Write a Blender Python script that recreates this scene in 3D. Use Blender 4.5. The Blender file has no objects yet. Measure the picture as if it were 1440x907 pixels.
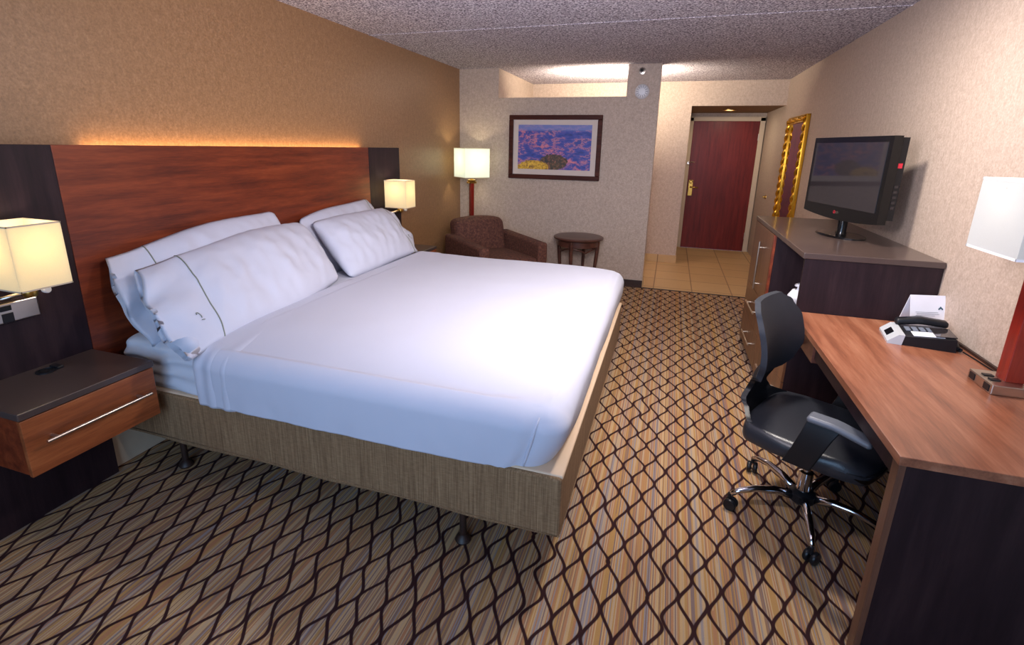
import bpy, bmesh, math, random
from mathutils import Vector, Matrix, noise
random.seed(7)
sc = bpy.context.scene
C = sc.collection
PI = math.pi

# ---------------------------------------------------------------- camera
cd = bpy.data.cameras.new('camera'); cam = bpy.data.objects.new('camera', cd); C.objects.link(cam)
cd.sensor_width = 36.0; cd.lens = 702.06/1440*36; cd.clip_start = 0.03
cd.shift_x = (720-710.11)/1440; cd.shift_y = (396.28-453.5)/1440
yaw, pit, rol = -0.3107, -0.2638, 0.0186
fw = Vector((math.sin(yaw)*math.cos(pit), math.cos(yaw)*math.cos(pit), math.sin(pit)))
rt = Vector((math.cos(yaw), -math.sin(yaw), 0)); up = rt.cross(fw)
r2 = rt*math.cos(rol)+up*math.sin(rol); u2 = -rt*math.sin(rol)+up*math.cos(rol)
M = Matrix((r2, u2, -fw)).transposed().to_4x4(); M.translation = Vector((2.4572, 0, 1.5411))
cam.matrix_world = M
sc.camera = cam

# ---------------------------------------------------------------- view, world, lights
sc.view_settings.view_transform = 'Standard'
sc.view_settings.look = 'None'
sc.view_settings.exposure = 0.0
sc.view_settings.gamma = 1.0
sc.view_settings.use_curve_mapping = False
w = bpy.data.worlds.new('world'); sc.world = w; w.use_nodes = True
w.node_tree.nodes['Background'].inputs[0].default_value = (0.62, 0.75, 1.0, 1)
w.node_tree.nodes['Background'].inputs[1].default_value = 1.0

def area(name, loc, target, sx, sy, power, col, spread=PI):
    l = bpy.data.lights.new(name, 'AREA'); l.shape = 'RECTANGLE'; l.size = sx; l.size_y = sy
    l.energy = power; l.color = col; l.spread = spread
    o = bpy.data.objects.new(name, l); C.objects.link(o); o.location = loc
    o.rotation_euler = (Vector(target)-Vector(loc)).to_track_quat('-Z', 'Y').to_euler()
    return o
def point(name, loc, power, col, r=0.03, parent=None):
    l = bpy.data.lights.new(name, 'POINT'); l.energy = power; l.color = col; l.shadow_soft_size = r
    o = bpy.data.objects.new(name, l); C.objects.link(o); o.location = loc
    if parent: o.parent = parent
    return o
WARM = (1.0, 0.84, 0.62)
area('window_daylight', (1.9, -1.35, 1.35), (1.9, 2.0, 1.0), 2.2, 1.5, 58, (0.38, 0.63, 1.0))
area('ceiling_key_light', (2.8, 2.72, 2.37), (2.8, 2.72, 0), 0.24, 0.24, 41, (1.0, 0.92, 0.85))  # unseen overhead key without a fixture, set by the television's wall shadow
area('ceiling_bounce_fill', (2.3, 1.2, 1.75), (1.9, 3.9, 2.4), 0.5, 0.5, 58, (0.96, 0.9, 0.98))  # unseen fill aimed up at the ceiling, added for general ambient
area('vanity_light', (1.75, 6.08, 2.06), (1.75, 6.6, 2.8), 0.9, 0.10, 62, (1.0, 0.86, 0.68))
area('headboard_strip_light', (0.027, 2.62, 1.50), (0.0, 2.62, 3.0), 0.03, 2.1, 3.5, (1.0, 0.62, 0.28)).rotation_euler = (PI, 0, 0)
area('entry_downlight', (3.15, 8.0, 2.085), (3.15, 8.0, 0), 0.1, 0.1, 5, (1.0, 0.85, 0.62))

# ---------------------------------------------------------------- materials
def S(r, g, b):
    f = lambda c: (c/255/12.92) if c/255 <= 0.04045 else ((c/255+0.055)/1.055)**2.4
    return (f(r), f(g), f(b), 1)
class NT:
    def __init__(s, name):
        s.m = bpy.data.materials.new(name); s.m.use_nodes = True; s.t = s.m.node_tree; s.n = s.t.nodes
        s.b = s.n['Principled BSDF']; s.out = s.n['Material Output']
    def add(s, typ, **kw):
        x = s.n.new(typ)
        for k, v in kw.items(): setattr(x, k, v)
        return x
    def l(s, a, b): s.t.links.new(a, b)
    def math(s, op, a, b=None, c=None):
        x = s.n.new('ShaderNodeMath'); x.operation = op
        for i, v in enumerate((a, b, c)):
            if v is None: continue
            if isinstance(v, (int, float)): x.inputs[i].default_value = v
            else: s.l(v, x.inputs[i])
        return x.outputs[0]
    def mix(s, f, a, b):
        x = s.n.new('ShaderNodeMix'); x.data_type = 'RGBA'
        for i, v in ((0, f), (6, a), (7, b)):
            if isinstance(v, (int, float)) : x.inputs[i].default_value = v
            elif isinstance(v, tuple): x.inputs[i].default_value = v
            else: s.l(v, x.inputs[i])
        return x.outputs[2]
    def ramp(s, fac, stops, interp='LINEAR'):
        x = s.n.new('ShaderNodeValToRGB'); e = x.color_ramp; e.interpolation = interp
        while len(e.elements) < len(stops): e.elements.new(0.5)
        for i, (p, c) in enumerate(stops): e.elements[i].position = p; e.elements[i].color = c
        s.l(fac, x.inputs[0]); return x.outputs[0]
    def coord(s, scale=(1, 1, 1), kind='Object', loc=(0, 0, 0)):
        t = s.n.new('ShaderNodeTexCoord'); m = s.n.new('ShaderNodeMapping')
        m.inputs['Scale'].default_value = scale; m.inputs['Location'].default_value = loc
        s.l(t.outputs[kind], m.inputs[0]); return m.outputs[0]
    def noise(s, vec, scale, detail=3, rough=0.5, out=0):
        x = s.n.new('ShaderNodeTexNoise'); x.inputs['Scale'].default_value = scale
        x.inputs['Detail'].default_value = detail; x.inputs['Roughness'].default_value = rough
        s.l(vec, x.inputs['Vector']); return x.outputs[out]
    def bump(s, h, strength, dist):
        x = s.n.new('ShaderNodeBump'); x.inputs['Strength'].default_value = strength
        x.inputs['Distance'].default_value = dist; s.l(h, x.inputs['Height']); s.l(x.outputs[0], s.b.inputs['Normal'])
    def col(s, c):
        if isinstance(c, tuple): s.b.inputs['Base Color'].default_value = c
        else: s.l(c, s.b.inputs['Base Color'])
    def rough(s, v): s.b.inputs['Roughness'].default_value = v

def m_plain(name, col, rough=0.5, metal=0.0, var=0.06, scale=12, bump=0.0, bscale=200, coat=0.0):
    t = NT(name); v = t.coord()
    n = t.noise(v, scale, 2)
    d = tuple(max(0, c*(1-var)) for c in col[:3])+(1,); e = tuple(min(1, c*(1+var)) for c in col[:3])+(1,)
    t.col(t.mix(n, d, e)); t.rough(rough); t.b.inputs['Metallic'].default_value = metal
    t.b.inputs['Coat Weight'].default_value = coat
    if bump: t.bump(t.noise(v, bscale, 2), bump, 0.002)
    return t.m

def m_wood(name, dark, mid, light, axis='y', rough=0.35, sc_=1.0, coat=0.2, spec=0.5):
    t = NT(name); t.b.inputs['Specular IOR Level'].default_value = spec
    s = {'x': (1.2, 14, 14), 'y': (14, 1.2, 14), 'z': (14, 14, 1.2)}[axis]
    v = t.coord(tuple(a*sc_ for a in s))
    n1 = t.noise(v, 1.6, 5, 0.6)
    v2 = t.coord(tuple(a*sc_*6 for a in s)); n2 = t.noise(v2, 2.0, 3, 0.6)
    f = t.math('ADD', t.math('MULTIPLY', n1, 0.75), t.math('MULTIPLY', n2, 0.25))
    t.col(t.ramp(f, [(0.32, dark), (0.5, mid), (0.68, light)])); t.rough(rough)
    t.b.inputs['Coat Weight'].default_value = coat; t.b.inputs['Coat Roughness'].default_value = 0.25
    t.bump(n2, 0.08, 0.001)
    return t.m

def m_wallpaper(name, base, dark, light, rough=0.6, bump=0.5, spec=0.5):
    t = NT(name); v = t.coord()
    n = t.noise(v, 90, 3, 0.65); n2 = t.noise(t.coord((1, 1, 0.8)), 34, 4, 0.75)
    f = t.math('ADD', t.math('MULTIPLY', n, 0.5), t.math('MULTIPLY', n2, 0.5))
    t.col(t.ramp(f, [(0.34, dark), (0.5, base), (0.66, light)])); t.rough(rough)
    t.b.inputs['Specular IOR Level'].default_value = spec
    t.bump(f, bump, 0.004); return t.m

mat = {}
mat['wall'] = m_wallpaper('beige_wallpaper', S(182, 163, 148), S(164, 145, 130), S(200, 181, 166), 0.65, 0.5)
mat['accent'] = m_wallpaper('bronze_wallpaper', S(152, 114, 78), S(132, 97, 64), S(172, 132, 94), 0.40, 0.35, 0.6)
mat['trimdark'] = m_wood('dark_baseboard_wood', S(34, 20, 16), S(46, 28, 22), S(60, 38, 30), 'x', 0.5, 1.0, 0.0)
mat['cream'] = m_plain('cream_paint', S(205, 185, 160), 0.55)
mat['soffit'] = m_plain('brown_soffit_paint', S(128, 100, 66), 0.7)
mat['cherry'] = m_wood('cherry_veneer', S(76, 26, 11), S(112, 45, 20), S(142, 64, 31), 'y', 0.42)
mat['drawerwood'] = m_wood('walnut_drawer_veneer', S(104, 50, 24), S(142, 74, 38), S(172, 98, 54), 'y', 0.4, 0.8)
mat['deskwood'] = m_wood('desk_top_veneer', S(108, 62, 44), S(146, 90, 64), S(172, 118, 90), 'y', 0.34, 0.8, 0.35)
mat['espresso'] = m_wood('espresso_laminate', S(28, 17, 22), S(38, 24, 29), S(50, 34, 37), 'z', 0.48, 1.0, 0.05, 0.25)
mat['espresso_top'] = m_plain('espresso_top_laminate', S(74, 60, 56), 0.32, 0, 0.1, 30, coat=0.3)
mat['edge'] = m_wood('brown_edge_band', S(80, 50, 38), S(100, 64, 48), S(116, 78, 60), 'z', 0.4)
mat['bronzewood'] = m_wood('brown_cabinet_veneer', S(84, 52, 34), S(108, 70, 46), S(128, 86, 58), 'z', 0.35)
mat['doorred'] = m_wood('dark_red_door_wood', S(82, 16, 10), S(108, 26, 18), S(124, 36, 26), 'z', 0.42, 1.0, 0.08, 0.25)
mat['chrome'] = m_plain('chrome', S(210, 210, 215), 0.12, 1.0, 0.02)
mat['nickel'] = m_plain('brushed_nickel', S(200, 190, 178), 0.3, 1.0, 0.05)
mat['brass'] = m_plain('aged_brass', S(184, 146, 74), 0.3, 1.0, 0.1)
mat['gold'] = m_plain('gilt_frame', S(214, 160, 50), 0.3, 0.85, 0.15, 60)
mat['black'] = m_plain('black_plastic', S(24, 24, 27), 0.35)
mat['blackgloss'] = m_plain('black_gloss_plastic', S(12, 12, 14), 0.2, coat=0.1)
mat['screen'] = m_plain('dark_tv_screen', S(44, 40, 42), 0.05, coat=0.3)
mat['leather'] = m_plain('black_leather', S(38, 40, 46), 0.34, 0, 0.12, 40, 0.25, 260)
mat['mesh'] = m_plain('black_mesh_fabric', S(26, 30, 40), 0.75, 0, 0.2, 150, 0.5, 420)
mat['armgrey'] = m_plain('grey_armrest_plastic', S(98, 102, 110), 0.42)
mat['sheet'] = m_plain('white_cotton_sheet', S(198, 200, 214), 0.85, 0, 0.015, 4, 0.12, 500)
mat['matress'] = m_plain('white_mattress_ticking', S(204, 208, 220), 0.8, 0, 0.03, 6, 0.2, 300)
mat['piping'] = m_plain('grey_green_piping', S(128, 132, 118), 0.7)
mat['boxlight'] = m_plain('cream_box_ledge_fabric', S(216, 188, 158), 0.8)
mat['silver'] = m_plain('silver_plastic', S(186, 190, 194), 0.35)
mat['white'] = m_plain('white_plastic', S(214, 214, 218), 0.4)
mat['paper'] = m_plain('white_card', S(232, 234, 242), 0.6)
mat['ink'] = m_plain('grey_print', S(110, 118, 132), 0.7)
mat['red'] = m_plain('red_label', S(214, 40, 60), 0.5)
mat['green'] = m_plain('green_printed_wrap', S(110, 130, 80), 0.6)
mat['mat_board'] = m_plain('ivory_mat_board', S(206, 192, 184), 0.8)
mat['frame'] = m_wood('picture_frame_wood', S(44, 18, 14), S(66, 30, 22), S(86, 42, 30), 'x', 0.5, 1.0, 0.0, 0.15)
mat['tablewood'] = m_wood('side_table_walnut', S(58, 32, 26), S(80, 47, 38), S(102, 62, 48), 'x', 0.35)
mat['lampwood'] = m_wood('red_lamp_post_wood', S(92, 14, 8), S(122, 26, 14), S(142, 40, 22), 'z', 0.3)
mat['taupe'] = m_plain('taupe_metal_base', S(150, 134, 112), 0.4, 0.3)

def m_mirror():
    t = NT('mirror_glass'); t.col(t.mix(t.noise(t.coord(), 2, 1), (0.8, 0.8, 0.8, 1), (0.84, 0.84, 0.84, 1))); t.rough(0.02); t.b.inputs['Metallic'].default_value = 1; return t.m
mat['mirror'] = m_mirror()

def m_shade(name, col, em):
    t = NT(name); v = t.coord((1, 1, 1))
    n = t.noise(v, 350, 2); c = t.mix(n, tuple(x*0.93 for x in col[:3])+(1,), col)
    d = t.add('ShaderNodeBsdfDiffuse'); tr = t.add('ShaderNodeBsdfTranslucent'); mx = t.add('ShaderNodeMixShader')
    e = t.add('ShaderNodeEmission'); ad = t.add('ShaderNodeAddShader')
    t.l(c, d.inputs[0]); t.l(c, tr.inputs[0]); mx.inputs[0].default_value = 0.5
    t.l(d.outputs[0], mx.inputs[1]); t.l(tr.outputs[0], mx.inputs[2])
    t.l(c, e.inputs[0]); e.inputs[1].default_value = em
    t.l(mx.outputs[0], ad.inputs[0]); t.l(e.outputs[0], ad.inputs[1]); t.l(ad.outputs[0], t.out.inputs[0])
    return t.m
mat['shade_yellow'] = m_shade('lit_cream_lamp_shade', S(234, 222, 190), 0.22)
mat['shade_white'] = m_shade('lit_white_lamp_shade', S(230, 234, 222), 0.34)
mat['shade_desk'] = m_shade('white_desk_lamp_shade', S(212, 213, 212), 0.15)
def m_emit(name, col, s):
    t = NT(name); t.col(t.mix(t.noise(t.coord(), 5, 1), col, col)); t.b.inputs['Emission Color'].default_value = col; t.b.inputs['Emission Strength'].default_value = s; return t.m
mat['bulb'] = m_emit('glowing_bulb', (1, 0.8, 0.5, 1), 3.0)

def m_ceiling():
    t = NT('popcorn_ceiling'); v = t.coord()
    vo = t.add('ShaderNodeTexVoronoi'); vo.inputs['Scale'].default_value = 85; t.l(v, vo.inputs['Vector'])
    n = t.noise(v, 75, 4, 0.8)
    h = t.math('ADD', t.math('MULTIPLY', t.math('SUBTRACT', 1.0, vo.outputs[0]), 0.5), n)
    t.col(t.ramp(n, [(0.42, S(90, 80, 92)), (0.49, S(176, 166, 180)), (0.57, S(246, 240, 244))]))  # speckle colours paint in the grazing light and shade of the grains
    t.rough(0.95); t.bump(h, 1.0, 0.012); return t.m
mat['ceiling'] = m_ceiling()

def m_carpet():
    t = NT('wave_pattern_carpet')
    tc = t.add('ShaderNodeTexCoord'); sp = t.add('ShaderNodeSeparateXYZ'); t.l(tc.outputs['Object'], sp.inputs[0])
    X, Y = sp.outputs[0], sp.outputs[1]
    def vec(a, b):
        c = t.add('ShaderNodeCombineXYZ')
        for i, q in enumerate((a, b)):
            if isinstance(q, (int, float)): c.inputs[i].default_value = q
            else: t.l(q, c.inputs[i])
        return c.outputs[0]
    s = 0.051; A = 0.0240; lam = 0.215
    def line(off, base):
        idn = t.math('FLOOR', t.math('DIVIDE', t.math('ADD', X, off), 2*s))
        w1 = t.add('ShaderNodeTexWhiteNoise', noise_dimensions='1D'); t.l(t.math('ADD', idn, base*17.0+0.5), w1.inputs['W'])
        slow = t.noise(vec(t.math('ADD', t.math('MULTIPLY', idn, 7.7), base*3), t.math('MULTIPLY', Y, 1.6)), 1.0, 1)
        ph = t.math('ADD', t.math('MULTIPLY', Y, 2*PI/lam), t.math('MULTIPLY', w1.outputs[0], 1.2))
        ph = t.math('ADD', ph, t.math('ADD', t.math('MULTIPLY', slow, 3.4), base*PI))
        c = t.math('COSINE', ph)
        tri = t.math('ADD', t.math('MULTIPLY', t.math('ARCSINE', t.math('MULTIPLY', c, 0.9)), 0.45), t.math('MULTIPLY', c, 0.5))
        amp = t.math('ADD', A*0.8, t.math('MULTIPLY', t.noise(vec(t.math('MULTIPLY', idn, 3.1), t.math('MULTIPLY', Y, 4.0)), 1.0, 1), A*0.5))
        q = t.math('ADD', t.math('ADD', X, off), t.math('MULTIPLY', tri, amp))
        q = t.math('FLOORED_MODULO', q, 2*s); return t.math('ABSOLUTE', t.math('SUBTRACT', q, s))
    d = t.math('MINIMUM', line(0.0, 0), line(s, 1))
    wv = t.math('ADD', 0.0036, t.math('MULTIPLY', t.noise(vec(t.math('MULTIPLY', X, 22), t.math('MULTIPLY', Y, 18)), 1, 1), 0.0028))
    mask = t.ramp(t.math('SUBTRACT', d, wv), [(0.0, (1, 1, 1, 1)), (0.0014, (0, 0, 0, 1))])
    wn = t.add('ShaderNodeTexWhiteNoise', noise_dimensions='1D'); t.l(t.math('FLOOR', t.math('MULTIPLY', X, 240.0)), wn.inputs['W'])
    wn2 = t.noise(vec(t.math('MULTIPLY', X, 26), t.math('MULTIPLY', Y, 0.5)), 1.0, 1)
    sel = t.math('ADD', t.math('MULTIPLY', wn.outputs[0], 0.72), t.math('MULTIPLY', wn2, 0.28))
    stripes = t.ramp(sel, [(0.0, S(104, 92, 112)), (0.2, S(142, 104, 84)), (0.32, S(196, 146, 74)), (0.44, S(222, 184, 130)), (0.56, S(188, 122, 80)), (0.68, S(206, 178, 142)), (0.8, S(146, 148, 160)), (0.88, S(112, 84, 82))], 'CONSTANT')
    big = t.noise(vec(t.math('MULTIPLY', X, 9), t.math('MULTIPLY', Y, 1.0)), 1.0, 1)
    c1 = t.mix(t.math('ADD', 0.22, t.math('MULTIPLY', big, 0.3)), stripes, S(166, 136, 104))
    tuft = t.noise(tc.outputs['Object'], 380, 2, 0.7)
    c2 = t.mix(t.math('MULTIPLY', tuft, 0.45), c1, S(100, 80, 64))
    c3 = t.mix(mask, c2, S(52, 30, 30))
    t.col(c3); t.rough(0.95); t.b.inputs['Specular IOR Level'].default_value = 0.1
    t.bump(tuft, 0.6, 0.004); return t.m
mat['carpet'] = m_carpet()

def m_tile():
    t = NT('tan_stone_tile'); v = t.coord((1, 1, 1), loc=(0.13, 0.0, 0))
    br = t.add('ShaderNodeTexBrick'); br.offset = 0.0; br.inputs['Scale'].default_value = 1.0
    br.inputs['Brick Width'].default_value = 0.42; br.inputs['Row Height'].default_value = 0.42
    br.inputs['Mortar Size'].default_value = 0.006; br.inputs['Mortar Smooth'].default_value = 0.1
    br.inputs['Color1'].default_value = S(206, 172, 122); br.inputs['Color2'].default_value = S(194, 158, 110); br.inputs['Mortar'].default_value = S(120, 90, 60)
    t.l(v, br.inputs['Vector'])
    n = t.noise(t.coord((4, 14, 4)), 2, 5, 0.7)
    t.col(t.mix(t.math('MULTIPLY', n, 0.5), br.outputs[0], S(158, 122, 78))); t.rough(0.4); return t.m
mat['tile'] = m_tile()
for k_ in ('screen', 'blackgloss', 'black'): mat[k_].node_tree.nodes['Principled BSDF'].inputs['Specular IOR Level'].default_value = 0.3

def m_skirt(name, a, b, c):
    t = NT(name)
    n1 = t.noise(t.coord((260, 260, 5)), 1, 2, 0.6); n2 = t.noise(t.coord((40, 40, 260)), 1, 2, 0.6)
    f = t.math('ADD', t.math('MULTIPLY', n1, 0.7), t.math('MULTIPLY', n2, 0.3))
    t.col(t.ramp(f, [(0.35, a), (0.5, b), (0.66, c)])); t.rough(0.9); t.bump(f, 0.4, 0.002); return t.m
mat['skirt'] = m_skirt('tan_woven_box_cover', S(104, 78, 52), S(130, 100, 70), S(154, 124, 90))
def m_armchair():
    t = NT('brown_mottled_upholstery'); v = t.coord()
    n = t.noise(v, 45, 4, 0.7); n2 = t.noise(v, 220, 2, 0.6)
    f = t.math('ADD', t.math('MULTIPLY', n, 0.7), t.math('MULTIPLY', n2, 0.3))
    t.col(t.ramp(f, [(0.36, S(62, 36, 29)), (0.5, S(90, 54, 43)), (0.64, S(122, 78, 62))])); t.rough(0.85); t.bump(n2, 0.4, 0.003); return t.m
mat['brownfab'] = m_armchair()

def m_canyon():
    t = NT('canyon_landscape_print')
    tc = t.add('ShaderNodeTexCoord'); sp = t.add('ShaderNodeSeparateXYZ'); t.l(tc.outputs['Object'], sp.inputs[0])
    X, Z = sp.outputs[0], sp.outputs[2]        # x -.36...36, z -.24...24
    v = t.coord((4, 1, 11))
    v.node.inputs['Rotation'].default_value = (0, 0.35, 0); n1 = t.noise(v, 1.3, 6, 0.65)
    ridges = t.ramp(n1, [(0.34, S(24, 40, 120)), (0.45, S(46, 66, 160)), (0.52, S(84, 78, 158)), (0.56, S(196, 124, 146)), (0.585, S(80, 70, 140)), (0.66, S(36, 62, 150))])
    v2 = t.coord((9, 1, 16), loc=(3, 0, 2)); n2 = t.noise(v2, 1.2, 5, 0.7)
    pink = t.ramp(n2, [(0.5, (0, 0, 0, 1)), (0.58, (1, 1, 1, 1))])
    diag = t.math('SUBTRACT', t.math('MULTIPLY', X, 0.55), t.math('MULTIPLY', t.math('ADD', Z, 0.14), -1.0))
    m1 = t.math('MULTIPLY', pink, t.ramp(t.math('ABSOLUTE', t.math('SUBTRACT', diag, 0.09)), [(0.03, (1, 1, 1, 1)), (0.12, (0, 0, 0, 1))]))
    c = t.mix(m1, ridges, S(206, 120, 138))
    sky = t.ramp(Z, [(0.0, (0, 0, 0, 1)), (0.175, (0, 0, 0, 1)), (0.2, (1, 1, 1, 1))])
    c = t.mix(t.math('MULTIPLY', sky, 0.75), c, S(120, 132, 190))
    nb = t.noise(t.coord((30, 1, 30)), 1, 4, 0.7)
    # dark shrub, centre bottom; yellow shrub, left bottom
    def blob(cx, cz, rx, rz):
        a = t.math('DIVIDE', t.math('SUBTRACT', X, cx), rx); b = t.math('DIVIDE', t.math('SUBTRACT', Z, cz), rz)
        r = t.math('ADD', t.math('MULTIPLY', a, a), t.math('MULTIPLY', b, b))
        r = t.math('ADD', r, t.math('MULTIPLY', t.math('SUBTRACT', nb, 0.5), 1.4))
        return t.ramp(r, [(0.85, (1, 1, 1, 1)), (1.0, (0, 0, 0, 1))])
    c = t.mix(blob(0.0, -0.16, 0.17, 0.09), c, t.ramp(nb, [(0.4, S(38, 34, 30)), (0.55, S(92, 66, 40)), (0.65, S(150, 90, 70))]))
    c = t.mix(blob(-0.24, -0.225, 0.2, 0.085), c, t.ramp(nb, [(0.38, S(120, 84, 20)), (0.5, S(206, 158, 30)), (0.65, S(236, 196, 60))]))
    t.col(c); t.rough(0.5); t.b.inputs['Coat Weight'].default_value = 0.3; return t.m
mat['canyon'] = m_canyon()

# ---------------------------------------------------------------- mesh helpers
def link(name, me, m, parent=None, smooth=None):
    o = bpy.data.objects.new(name, me); C.objects.link(o)
    if m is not None: me.materials.append(m if not isinstance(m, str) else mat[m])
    if parent is not None: o.parent = parent
    return o
def ob(name, bm, m, parent=None, smooth=False, angle=None):
    bmesh.ops.recalc_face_normals(bm, faces=bm.faces[:])
    me = bpy.data.meshes.new(name); bm.to_mesh(me); bm.free()
    if smooth:
        for p in me.polygons: p.use_smooth = True
        if angle: me.set_sharp_from_angle(angle=math.radians(angle))
    return link(name, me, m, parent)
def tag(o, label=None, cat=None, group=None, kind=None):
    if label: o['label'] = label
    if cat: o['category'] = cat
    if group: o['group'] = group
    if kind: o['kind'] = kind
    return o
def thing(name, label, cat, loc=(0, 0, 0), rz=0, group=None):
    o = bpy.data.objects.new(name, None); C.objects.link(o); o.empty_display_size = 0.1
    o.location = loc; o.rotation_euler = (0, 0, rz); return tag(o, label, cat, group)
def dup(root, loc, rz, label):
    r = root.copy(); C.objects.link(r); r.location = loc; r.rotation_euler = (0, 0, rz); r['label'] = label
    def rec(a, b):
        for ch in list(a.children):
            c = ch.copy(); C.objects.link(c); c.parent = b; rec(ch, c)
    rec(root, r); return r
def bx(bm, x0, x1, y0, y1, z0, z1, bev=0.0, seg=2):
    r = bmesh.ops.create_cube(bm, size=1.0)
    for v in r['verts']:
        v.co = Vector(((x0+x1)/2+v.co.x*(x1-x0), (y0+y1)/2+v.co.y*(y1-y0), (z0+z1)/2+v.co.z*(z1-z0)))
    if bev:
        es = list({e for v in r['verts'] for e in v.link_edges})
        bmesh.ops.bevel(bm, geom=es, offset=bev, segments=seg, affect='EDGES', profile=0.5)
    return bm
def B(*a, **k): return bx(bmesh.new(), *a, **k)
def tube(bm, pts, rad, seg=10, caps=True):
    pts = [Vector(p) for p in pts]; n = len(pts)
    rads = rad if isinstance(rad, (list, tuple)) else [rad]*n
    rings = []; prev = None
    for i, p in enumerate(pts):
        d = (pts[min(i+1, n-1)]-pts[max(i-1, 0)]).normalized()
        if prev is None:
            a = d.orthogonal().normalized()
        else:
            a = (prev-d*prev.dot(d)).normalized()
        prev = a; b = d.cross(a)
        rings.append([bm.verts.new(p+(a*math.cos(2*PI*k/seg)+b*math.sin(2*PI*k/seg))*rads[i]) for k in range(seg)])
    for i in range(n-1):
        for k in range(seg):
            bm.faces.new((rings[i][k], rings[i][(k+1) % seg], rings[i+1][(k+1) % seg], rings[i+1][k]))
    if caps:
        bm.faces.new(rings[0]); bm.faces.new(rings[-1][::-1])
    return bm
def lathe(bm, prof, seg=32, c=(0, 0, 0)):
    rings = [[bm.verts.new((c[0]+r*math.cos(2*PI*k/seg), c[1]+r*math.sin(2*PI*k/seg), c[2]+z)) for k in range(seg)] for r, z in prof]
    for i in range(len(rings)-1):
        for k in range(seg):
            bm.faces.new((rings[i][k], rings[i][(k+1) % seg], rings[i+1][(k+1) % seg], rings[i+1][k]))
    bm.faces.new(rings[0]); bm.faces.new(rings[-1])
    return bm
def prism(bm, poly, axis, a0, a1):
    """poly in the two other axes, extruded on axis"""
    def P(u, v, a):
        return {'x': (a, u, v), 'y': (u, a, v), 'z': (u, v, a)}[axis]
    A = [bm.verts.new(P(u, v, a0)) for u, v in poly]; Bv = [bm.verts.new(P(u, v, a1)) for u, v in poly]
    n = len(poly)
    for i in range(n): bm.faces.new((A[i], A[(i+1) % n], Bv[(i+1) % n], Bv[i]))
    bm.faces.new(A[::-1]); bm.faces.new(Bv); return bm
def rbox(x0, x1, y0, y1, z0, z1, r, k=4, m=(10, 10, 4), fn=None, bm=None):
    """densely gridded box with rounded edges; fn(Vector)->Vector displaces"""
    bm = bm or bmesh.new(); lo = (x0, y0, z0); hi = (x1, y1, z1)
    def ax(i):
        L, H = lo[i], hi[i]; a = [L+r-r*math.tan(PI/4*(1-j/k)) for j in range(k)]
        b = [L+r+(H-L-2*r)*j/m[i] for j in range(m[i]+1)]
        return a+b+[L+H-q for q in a[::-1]]
    axs = [ax(0), ax(1), ax(2)]
    def fix(p):
        q = Vector([min(max(p[i], lo[i]+r), hi[i]-r) for i in range(3)]); d = Vector(p)-q
        v = q+d.normalized()*r if d.length > 1e-9 else Vector(p)
        return fn(v) if fn else v
    vs = []
    for i in range(3):
        u, w_ = (i+1) % 3, (i+2) % 3
        for side in (lo[i], hi[i]):
            g = []
            for a in axs[u]:
                row = []
                for b in axs[w_]:
                    p = [0, 0, 0]; p[i] = side; p[u] = a; p[w_] = b
                    v = bm.verts.new(fix(p)); row.append(v); vs.append(v)
                g.append(row)
            for a in range(len(g)-1):
                for b in range(len(g[0])-1):
                    bm.faces.new((g[a][b], g[a+1][b], g[a+1][b+1], g[a][b+1]))
    bmesh.ops.remove_doubles(bm, verts=vs, dist=1e-5)
    return bm
def nz(p, s, seed=0): return noise.noise(Vector((p[0]*s+seed*7.3, p[1]*s+seed*3.1, p[2]*s-seed*5.7)))
def text(name, s, size, m, parent, mtx, depth=0.0006):
    cu = bpy.data.curves.new(name, 'FONT'); cu.body = s; cu.size = size; cu.extrude = depth; cu.align_x = 'CENTER'; cu.align_y = 'CENTER'
    o = bpy.data.objects.new(name+'_tmp', cu); C.objects.link(o)
    dg = bpy.context.evaluated_depsgraph_get(); me = bpy.data.meshes.new_from_object(o.evaluated_get(dg))
    C.objects.unlink(o); bpy.data.objects.remove(o); me.materials.clear()
    t = link(name, me, m, parent); t.matrix_local = mtx; return t
def struct(name, bm, m, smooth=False): return tag(ob(name, bm, m, None, smooth), kind='structure')
def basis(xa, ya, loc):
    xa = Vector(xa).normalized(); ya = Vector(ya).normalized(); za = xa.cross(ya)
    m_ = Matrix((xa, ya, za)).transposed().to_4x4(); m_.translation = Vector(loc); return m_

# ---------------------------------------------------------------- the room
H = 2.403; XR = 3.733; YP = 5.771; Y2 = 7.29; YD = 8.62; YR = -1.5
struct('floor', B(0, XR, YR, YP+0.0, -0.05, 0.0), 'carpet')
struct('floor.001', B(0.3, XR, YP, YD, -0.05, 0.0), 'tile')
struct('ceiling', B(0, XR, YR, Y2, H, H+0.08), 'ceiling')
bm = bmesh.new()
for y in (3.90,): bx(bm, 0, XR, y-0.006, y+0.006, H-0.004, H+0.001)
struct('trim_1', bm, 'ceiling')
struct('wall_left', B(-0.1, 0, YR, YP+0.12, -0.05, H+0.08), 'accent')
struct('wall_right', B(XR, XR+0.1, YR, YD+0.1, -0.05, H+0.08), 'wall')
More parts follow.
